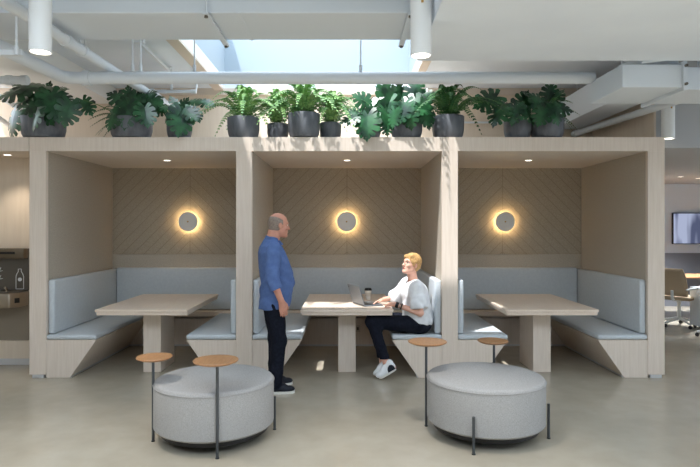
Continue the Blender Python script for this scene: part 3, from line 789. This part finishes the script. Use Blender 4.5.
monstera('dark monstera reaching sideways, second pot from the office end', 517.5, wr(27), .20, [
    (489, 100, .25, 205, -.1), (499, 116, .22, 235, -.15), (508, 107, .20, 190, -.1), (522, 104, .20, 60, 0), (528, 112, .20, -60, -.15), (515, 112, .18, -110, -.2), (503, 104, .14, 160, 0), (533, 103, .20, 20, .05)], seed=44)
monstera('dark monstera with fern fronds in the last pot at the office end', 547, wr(33), .23, [
    (541, 103, .22, 140, -.1), (553, 100, .20, 60, 0), (560, 107, .20, -10, -.1), (543, 113, .20, -120, -.2), (535, 96, .20, 150, 0), (550, 94, .18, 80, .05), (556, 113, .17, -70, -.2)], seed=47)
mf = thing('fern_cutting', 'dark fern fronds arching out of the last plant pot at the office end', 'fern', (W(548, 114, PY).x, PY-.02, TOPZ+.2))
m, s = MB(), MB()
for az, H, zc, ze in ((0, .26, .30, .20), (-.15, .32, .24, .06), (.3, .30, .16, -.04), (-.4, .24, .16, -.12), (PI, .22, .30, .22), (1.2, .2, .34, .28), (-1.2, .16, .32, .2), (PI*1.1, .26, .22, .1), (-.1, .30, .18, -.10), (.1, .2, .36, .28)):
    frond_into(m, s, Vector((0, 0, 0)), az, H, zc, ze, .055)
m.build('foliage', LEAFD, mf); s.build('stems', STEM, mf, True)
# ------------------------------------------------------------------ people
def rot_frame(yaw, pitch, roll=0):
    return (Matrix.Rotation(yaw, 3, 'Z') @ Matrix.Rotation(-pitch, 3, 'Y') @ Matrix.Rotation(roll, 3, 'X'))
class Head:
    """head frame: origin between the ears at eye level, +x forward, +y to its own left"""
    def __init__(s, o, yaw, pitch, roll=0, k=1.0):
        s.o = Vector(o); s.R = rot_frame(yaw, pitch, roll); s.k = k
        s.Rn = [[s.R[i][j] for j in range(3)] for i in range(3)]
    def p(s, x, y, z): return tuple(s.o+s.R @ Vector((x*s.k, y*s.k, z*s.k)))
    def skull(s, f, female=False):
        E = lambda c, r, k=.02, mode='add': f.ell(s.p(*c), [v*s.k for v in r], s.Rn, k, mode)
        Cn = lambda a, b, ra, rb, k=.01: f.cone(s.p(*a), s.p(*b), ra*s.k, rb*s.k, k)
        E((-.012, 0, .030), (.098, .076, .086), .01)
        E((.030, 0, -.035), (.066, .060, .080), .03)                    # face
        Cn((.012, .045, -.065), (.066, .014, -.100), .024, .022, .025)  # jaw sides
        Cn((.012, -.045, -.065), (.066, -.014, -.100), .024, .022, .025)
        E((.078, 0, -.102), (.018, .022, .016), .015)                   # chin
        E((.080, 0, .022), (.018, .050, .012), .012)                    # brow
        for sg in (-1, 1):
            E((.094, sg*.031, .000), (.016, .017, .012), .008, 'sub')   # sockets
            E((.058, sg*.042, -.030), (.026, .020, .018), .015)         # cheek bones
            E((-.012, sg*.076, -.012), (.018, .009, .031), .006)        # ears
            E((-.004, sg*.084, -.010), (.008, .006, .018), .004, 'sub')
        Cn((.091, 0, .008), (.112, 0, -.034), .008, .012, .008)         # nose
        for sg in (-1, 1): E((.100, sg*.010, -.038), (.010, .008, .007), .005)
        E((.090, 0, -.063), (.010, .022, .006), .006); E((.089, 0, -.074), (.010, .019, .007), .005)
    def extras(s, parent, lip=True):
        for sg in (-1, 1):
            c = Vector(s.p(.0745, sg*.031, .001))
            e = MB(); e.lathe([(.0001, -.0108)]+[(.0108*math.cos(a), .0108*math.sin(a)) for a in [(-1+k/5)*PI/2+0 for k in range(1, 10)]]+[(.0001, .0108)], tuple(c), 16).build('eye', EYEW, parent, True)
            d = s.R @ Vector((1, 0, 0))
            MB().tube([c+d*.0082, c+d*.0112], [.0062, .0045], 12).build('iris', SCREEN, parent, True)
            b = [Vector(s.p(.094-.006*abs(t), sg*(.014+.034*t), .020+.008*math.sin(PI*t))) for t in (0, .33, .66, 1)]
            MB().tube(b, [.003, .004, .0035, .002], 6).build('eyebrow', BROW, parent, True)

def hand(f, wr_, d, t, n, curl=.4, k=.006, scale=1.0, spread=.0):
    """wrist, finger direction, thumb-side direction, palm normal (fingers curl towards it)"""
    wr_ = Vector(wr_); d = Vector(d).normalized(); t = Vector(t); t = (t-d*t.dot(d)).normalized(); n = Vector(n); n = (n-d*n.dot(d)-t*n.dot(t)).normalized()
    sc = scale
    offs = (.030, .010, -.010, -.029); lens = (.070, .080, .074, .058)
    f.cone(wr_-d*.01, wr_+d*.05*sc, .026*sc, .024*sc, .012)
    for o_, L in zip(offs, lens):
        b = wr_+(d*.088+t*o_)*sc
        f.cone(wr_+(d*.02+t*o_*.55)*sc, b, .0145*sc, .0115*sc, .010)
        dd = (d+t*o_*spread*6).normalized(); p = b
        for j, fr in enumerate((.44, .31, .25)):
            a = curl*(.55+.45*j)
            dd = (dd*math.cos(a)+n*math.sin(a)).normalized()
            q = p+dd*L*fr*sc
            f.cone(p, q, (.0098-.0008*j)*sc, (.0092-.001*j)*sc, .002); p = q
    p0 = wr_+(d*.018+t*.022)*sc; p1 = wr_+(d*.050+t*.046+n*.010)*sc; p2 = wr_+(d*.078+t*.052+n*.020)*sc; p3 = wr_+(d*.100+t*.050+n*.026)*sc
    f.cone(p0, p1, .016*sc, .0125*sc, .010); f.cone(p1, p2, .0115*sc, .0105*sc, .003); f.cone(p2, p3, .0105*sc, .009*sc, .003)

def shoe(parent, heel, toe, upper, sole, name='shoe', up=(0, 0, 1), L=None, mid=None, low=.055):
    """heel and toe are points on the underside"""
    heel, toe = Vector(heel), Vector(toe); x = (toe-heel).normalized(); L = (toe-heel).length
    u = Vector(up); u = (u-x*u.dot(x)).normalized(); y = u.cross(x)
    g = lambda a, b, c: heel+x*a*L+y*b+u*c
    lo = [min(heel[i], toe[i])-.12 for i in range(3)]; hi = [max(heel[i], toe[i])+.16 for i in range(3)]
    f = SDF(lo, hi, .004)
    Rn = [[x[i], y[i], u[i]] for i in range(3)]
    f.cone(g(.16, 0, .055), g(.16, 0, .095), .036, .038, .01)
    f.cone(g(.14, 0, .045), g(.62, 0, .045), .036, .040, .02)
    f.ell(g(.74, 0, .038), (.075, .045, .034), Rn, .02)
    f.cone(g(.22, 0, .090), g(.60, 0, .062), .034, .034, .02)
    f.cut(g(0, 0, .018), -u)
    o = f.build(name, upper, parent)
    prof = []
    for k in range(28):
        a = 2*PI*k/28; cx = math.cos(a); sy = math.sin(a)
        w = .040+.006*cx if cx > -.2 else .038
        px_ = .5+.5*math.copysign(abs(cx)**.8, cx); prof.append((px_, math.copysign(abs(sy)**.75, sy)*w))
    m = MB(); A = [m.bm.verts.new(g(a, b, 0)) for a, b in prof]; B = [m.bm.verts.new(g(.5+(a-.5)*1.01, b*1.06, .024)) for a, b in prof]
    m.bm.faces.new(A); m.bm.faces.new(B[::-1])
    for k in range(28): m.bm.faces.new((A[k], A[(k+1) % 28], B[(k+1) % 28], B[k]))
    m.build('sole', sole, o, True)
    l = MB()
    for q in (.40, .47, .54, .61): l.tube([g(q, -.022, .094-.085*(q-.35)), g(q+.01, 0, .102-.09*(q-.35)), g(q, .022, .094-.085*(q-.35))], .003, 6)
    l.build('laces', sole if upper is not SNEAK else SNEAK, o, True)
    return o

# --- the standing man (local +x is the way he faces, +y his left)
man = thing('person', 'standing person in a blue rolled-sleeve shirt and dark jeans, facing the booth', 'person', (-.735, 5.66, 0), math.radians(17))
HM = Head((.058, 0, 1.632), math.radians(11), math.radians(-4))
f = SDF((-.36, -.40, .02), (.36, .40, 1.80), .0045)
f.loft([(.80, .02, 0, .12, .155), (.92, .015, 0, .125, .165), (1.05, .035, 0, .135, .155), (1.22, .01, 0, .125, .16), (1.36, -.015, 0, .105, .16), (1.44, -.02, 0, .075, .12), (1.47, -.015, 0, .06, .07)])
f.cone((-.016, 0, 1.44), (.016, 0, 1.57), .066, .064, .03)
HM.skull(f)
for sg, ank, kn, el, wrp in ((-1, (-.005, -.15, .10), (.035, -.13, .50), (-.055, -.262, 1.13), (.035, -.262, .905)), (1, (.035, .115, .10), (.045, .11, .50), (-.03, .25, 1.13), (.07, .245, .91))):
    f.cone((.01, sg*.085, .88), kn, .082, .056, .03); f.cone(kn, ank, .054, .038, .02); f.ell((ank[0]+.03, ank[1], .05), (.07, .03, .026), None, .02)
    sh_ = (-.022, sg*.185, 1.405)
    f.cone(sh_, el, .050, .040, .03); f.cone(el, wrp, .041, .028, .015)
    hd = Vector((.22, .03*-sg, -1)) 
    hand(f, wrp, hd, (1, -sg*.1, .2), (0.1, -sg, 0), .28)
body = f.build('body', SKIN, man)
HM.extras(man)
# shirt
f = SDF((-.36, -.40, .70), (.36, .40, 1.56), .005)
f.loft([(.80, .022, 0, .158, .192), (.86, .02, 0, .155, .19), (.95, .03, 0, .158, .186), (1.05, .045, 0, .170, .174), (1.15, .036, 0, .168, .174), (1.28, .006, 0, .150, .192), (1.36, -.012, 0, .132, .195), (1.42, -.022, 0, .105, .170), (1.46, -.022, 0, .078, .105), (1.485, -.016, 0, .072, .078)], .02)
for sg, el, wrp in ((-1, (-.055, -.262, 1.13), (.035, -.262, .905)), (1, (-.03, .25, 1.13), (.07, .245, .91))):
    sh_ = (-.022, sg*.186, 1.392)
    f.cone(sh_, el, .076, .064, .014)
    e, w_ = Vector(el), Vector(wrp)
    f.cone(el, tuple(e.lerp(w_, .40)), .060, .057, .012, True)
    f.cone(tuple(e.lerp(w_, .12)), tuple(e.lerp(w_, .46)), .064, .062, .004, True)
f.cone((-.018, 0, 1.455), (-.002, 0, 1.512), .074, .070, .006, True)
f.ripple(1, lambda X, Y, Z: .006*np.sin(26*Z+14*X+4*np.sin(11*Y+7*Z))*np.sin(8*Y+14*Z+3) + .003*np.sin(55*X+25*Z+12*Y)*np.sin(12*Z+1))
f.cut((0, 0, .812), (.12, 0, -1))
shirt = f.build('shirt', SHIRT, man, 2)
m = MB(); m.bar((.052, -.03, 1.475), (.088, -.045, 1.435), .05, .01, .003); m.bar((.052, .03, 1.475), (.088, .045, 1.435), .05, .01, .003)
m.build('collar', SHIRT, shirt)
# jeans
f = SDF((-.34, -.36, .03), (.34, .36, 1.0), .005)
f.loft([(.80, .01, 0, .130, .165), (.88, .012, 0, .138, .172), (.97, .02, 0, .132, .165)], .02)
for sg, ank, kn in ((-1, (-.005, -.15, .10), (.035, -.13, .50)), (1, (.035, .115, .10), (.045, .11, .50))):
    f.cone((.005, sg*.083, .84), kn, .098, .074, .03); f.cone(kn, (ank[0], ank[1], .08), .073, .064, .03)
    for z in (.13, .17, .22): f.cone((ank[0]+.006, ank[1], z), (ank[0]+.004, ank[1], z+.01), .063, .063, .014)
f.ripple(1, lambda X, Y, Z: .004*np.sin(34*Z+14*Y+16*X)*np.exp(-((Z-.5)/.12)**2)+.004*np.sin(48*Z+20*X)*np.exp(-((Z-.16)/.09)**2)+.0015*np.sin(40*X+30*Z))
f.cut((0, 0, .05), (0, 0, -1))
f.build('jeans', JEANS, man, 2)
shoe(man, (-.105, -.14, 0), (.185, -.175, 0), SNEAK, SOLE)
shoe(man, (-.065, .105, 0), (.225, .135, 0), SNEAK, SOLE)
# short grey hair round the back and sides
f = SDF((-.12, -.16, 1.50), (.2, .16, 1.80), .004)
f.ell(HM.p(-.014, 0, .026), (.1, .0785, .085), HM.Rn, 0)
f.ell(HM.p(-.030, 0, -.03), (.075, .066, .06), HM.Rn, .02)
f.cut(HM.p(0, 0, .055), HM.R @ Vector((.45, 0, 1))); f.cut(HM.p(.022, 0, 0), HM.R @ Vector((1, 0, .15)))
f.cut(HM.p(0, 0, -.062), HM.R @ Vector((0, 0, -1)))
for sg in (-1, 1): f.ell(HM.p(-.002, sg*.08, -.026), (.032, .02, .034), HM.Rn, .004, 'sub')
f.build('hair', HAIRG, man)

# --- the seated woman (modelled in world axes about her base point)
wb = Vector((.775, 6.26, 0))
wom = thing('person', 'seated person in a loose white blouse typing at the laptop, looking up', 'person', tuple(wb))
def w(x, y, z): return Vector((x, y, z))-wb
HWm = Head(w(.700, 6.215, 1.208), math.radians(214), math.radians(13), math.radians(-3), .95)
hips = {1: w(.775, 6.165, .555), -1: w(.775, 6.345, .555)}
knees = {1: w(.275, 6.13, .590), -1: w(.290, 6.28, .600)}
anks = {1: w(.415, 6.035, .175), -1: w(.385, 6.135, .165)}
sho = {1: w(.750, 6.075, .960), -1: w(.680, 6.395, .965)}
elb = {1: w(.775, 6.03, .700), -1: w(.555, 6.46, .815)}
wri = {1: w(.515, 6.085, .785), -1: w(.415, 6.395, .800)}
f = SDF(tuple(w(.08, 5.86, .02)), tuple(w(1.02, 6.62, 1.40)), .0045)
pel = w(.775, 6.255, .56); neck = w(.722, 6.24, 1.035)
R0 = rot_frame(math.radians(192), 0); Rn0 = [[R0[i][j] for j in range(3)] for i in range(3)]
f.ell(pel, (.12, .165, .11), Rn0, .03)
f.ell(w(.765, 6.25, .72), (.095, .130, .14), Rn0, .05)
f.ell(w(.742, 6.245, .88), (.10, .150, .14), Rn0, .05)
f.cone(sho[1], sho[-1], .052, .052, .04)
f.cone(w(.728, 6.242, .98), w(.700, 6.222, 1.155), .056, .050, .03)
HWm.skull(f, True)
for sg in (1, -1):
    f.cone(hips[sg], knees[sg], .082, .054, .03); f.cone(knees[sg], anks[sg], .052, .033, .02)
    f.cone(sho[sg], elb[sg], .042, .036, .02); f.cone(elb[sg], wri[sg], .036, .023, .015)
tgt = {1: w(.36, 6.225, .765), -1: w(.285, 6.345, .765)}
for sg in (1, -1):
    d = tgt[sg]-wri[sg]
    hand(f, wri[sg], d, Vector((-.35, sg*.9, .15)), (0, 0, -1), .22, scale=.90, spread=.25)
ft = {1: (w(.520, 6.035, .105), w(.340, 6.005, .012)), -1: (w(.485, 6.14, .105), w(.318, 6.10, .012))}
for sg in (1, -1):
    h_, t_ = ft[sg]; f.cone(anks[sg], h_.lerp(t_, .25)+Vector((0, 0, .04)), .033, .034, .02); f.cone(h_.lerp(t_, .2)+Vector((0, 0, .045)), h_.lerp(t_, .8)+Vector((0, 0, .035)), .03, .024, .02)
f.build('body', SKINW, wom)
HWm.extras(wom)
# blouse: loose, wide sleeves to the elbow, gathered at the hips
f = SDF(tuple(w(.38, 5.86, .46)), tuple(w(1.02, 6.66, 1.10)), .005)
f.ell(w(.780, 6.25, .60), (.165, .20, .10), Rn0, .03)
f.ell(w(.765, 6.25, .72), (.155, .195, .16), Rn0, .05)
f.ell(w(.745, 6.245, .88), (.138, .185, .14), Rn0, .05)
f.cone(sho[1]+Vector((0, .02, -.01)), sho[-1]+Vector((0, -.02, -.01)), .075, .075, .05)
f.cone(w(.726, 6.242, .985), w(.718, 6.24, 1.03), .082, .072, .02)
for sg in (1, -1):
    if sg > 0:
        f.cone(sho[sg], sho[sg].lerp(elb[sg], .5), .076, .092, .05); f.cone(sho[sg].lerp(elb[sg], .35), sho[sg].lerp(elb[sg], .80), .088, .098, .03, True)
    else:
        f.cone(sho[sg], elb[sg]+(0*elb[sg]), .078, .086, .07); f.cone(elb[sg]-(wri[sg]-elb[sg])*.1, elb[sg]+(wri[sg]-elb[sg])*.3, .084, .076, .03, True)
f.ripple(1, lambda X, Y, Z: .006*np.sin(30*X+22*Y+5*np.sin(9*Z+5*Y))*np.sin(13*Z+10*X+1)+.004*np.sin(52*Y+40*X+20*Z))
f.ell(w(.695, 6.232, 1.06), (.085, .088, .055), Rn0, .012, 'sub')
bl = f.build('blouse', BLOUSE, wom, 2)
# trousers
f = SDF(tuple(w(.12, 5.90, .16)), tuple(w(1.0, 6.60, .72)), .005)
f.ell(pel+Vector((.01, 0, 0)), (.14, .19, .115), Rn0, .03)
for sg in (1, -1):
    f.cone(hips[sg], knees[sg], .100, .072, .04); f.cone(knees[sg], anks[sg]+(knees[sg]-anks[sg])*.12, .070, .050, .04)
f.ripple(1, lambda X, Y, Z: .004*np.sin(26*X+18*Z+12*Y)*np.sin(20*Z+6)+.0015*np.sin(60*X-30*Z))
for sg in (1, -1):
    q = anks[sg]+(knees[sg]-anks[sg])*.11; v = (anks[sg]-knees[sg])
    f.cut(q, v, tuple(Vector(anks[sg])-Vector((.1, .05 if sg > 0 else .05, .1))), tuple(Vector(anks[sg])+Vector((.1, .05, .03))))
f.build('trousers', JEANS, wom, 2)
for sg in (1, -1):
    h_, t_ = ft[sg]
    s_ = shoe(wom, h_, t_, SHOEW, SOLE, up=(.25, 0, 1))
    if sg == 1:
        x = (t_-h_).normalized(); u = Vector((.25, 0, 1)); u = (u-x*u.dot(x)).normalized(); y = u.cross(x)
        side = -1 if y.y > 0 else 1
        pts = [(.04, .0), (.46, .0), (.44, .030), (.36, .052), (.26, .064), (.15, .060), (.07, .040)]
        m = MB(); g = lambda a, b, c: h_+x*a*(t_-h_).length+y*side*(c)+u*(b+.026)
        A = [m.bm.verts.new(g(a, b, .0475-.1*max(0, b-.03))) for a, b in pts]; B = [m.bm.verts.new(g(a, b, .030)) for a, b in pts]
        m.bm.faces.new(A); m.bm.faces.new(B[::-1])
        for k in range(len(pts)): m.bm.faces.new((A[k], A[(k+1) % len(pts)], B[(k+1) % len(pts)], B[k]))
        tag(m.build('heel_patch', SNEAK, s_), 'navy heel patch')
# hair: short blonde crop with a fringe
f = SDF(tuple(Vector(HWm.o)-Vector((.17, .17, .16))), tuple(Vector(HWm.o)+Vector((.17, .17, .19))), .004)
f.ell(HWm.p(-.020, 0, .040), (.105, .086, .090), HWm.Rn, 0)
f.ell(HWm.p(-.050, 0, -.015), (.064, .070, .066), HWm.Rn, .02)
f.cone(HWm.p(.050, .045, .088), HWm.p(.074, -.030, .070), .026, .022, .02)
for sg in (-1, 1): f.cone(HWm.p(.012, sg*.066, .03), HWm.p(.016, sg*.070, -.012), .018, .010, .012)
f.ell(HWm.p(.088, 0, -.045), (.072, .075, .092), HWm.Rn, .008, 'sub')
f.ripple(1, lambda X, Y, Z: .0018*np.sin(90*X+60*Y+20*Z)+.001*np.sin(160*Y+60*X))
for sg in (-1, 1): f.ell(HWm.p(-.008, sg*.084, -.02), (.022, .02, .03), HWm.Rn, .004, 'sub')
f.build('hair', HAIRB, wom)
MB().tube([HWm.p(.0905, -.021, -.068), HWm.p(.0985, -.008, -.0675), HWm.p(.0985, .008, -.0675), HWm.p(.0905, .021, -.068)], [.003, .0055, .0055, .003], 8).build('lips', LIP, wom, True)
gl = MB()
for sg in (-1, 1):
    c = Vector(HWm.p(.103, sg*.033, -.003)); yv = HWm.R @ Vector((0, 1, 0)); zv = HWm.R @ Vector((0, 0, 1))
    ring = [c+yv*.024*math.cos(a)+zv*.018*math.sin(a) for a in [2*PI*k/20 for k in range(21)]]
    gl.tube(ring, .0015, 6, False)
    gl.tube([HWm.p(.103, sg*.056, .004), HWm.p(.06, sg*.074, .004), HWm.p(-.005, sg*.078, -.002)], .0015, 6)
gl.tube([HWm.p(.103, .009, .0), HWm.p(.112, 0, .003), HWm.p(.103, -.009, .0)], .0015, 6)
gl.build('glasses', STAIND, wom, True)
MB().tube([HWm.p(-.006, -.088, -.048), HWm.p(-.006, -.088, -.056)], .004, 8).build('earring', STAIN, wom)
MB().tube([HWm.p(-.006, .088, -.048), HWm.p(-.006, .088, -.056)], .004, 8).build('earring', STAIN, wom)
d = (elb[1]-wri[1]).normalized()
MB().tube([wri[1]+d*.005, wri[1]+d*.038], .033, 20).build('watch_strap', BLACK, wom, True)
MB().tube([wri[1]+d*.050, wri[1]+d*.058], .032, 20).build('bracelet', STAIN, wom, True)
MB().tube([wri[1]+d*.064, wri[1]+d*.078], .034, 20).build('bracelet', BLACK, wom, True)

# ------------------------------------------------------------------ light: sky and sun through the skylight and the added ceiling gaps
wd = bpy.data.worlds.new('sky'); S.world = wd; wd.use_nodes = True
bg = wd.node_tree.nodes['Background']; bg.inputs['Color'].default_value = (.78, .89, 1.0, 1); bg.inputs['Strength'].default_value = 2.3
sun = bpy.data.lights.new('sun', 'SUN'); sun.energy = 4.0; sun.angle = math.radians(1.2); sun.color = (1, .985, .97)
so = bpy.data.objects.new('sun', sun); COL.objects.link(so)
so.rotation_euler = Vector((.30, .33, -1)).to_track_quat('-Z', 'Y').to_euler()
vs = S.view_settings; vs.view_transform = 'Standard'; vs.look = 'None'; vs.gamma = 1; vs.use_curve_mapping = False; vs.exposure = 0.92
S.cycles.use_denoising = True
S.cycles.max_bounces = 10; S.cycles.diffuse_bounces = 6; S.cycles.sample_clamp_indirect = 6
S.cycles.caustics_reflective = False; S.cycles.caustics_refractive = False
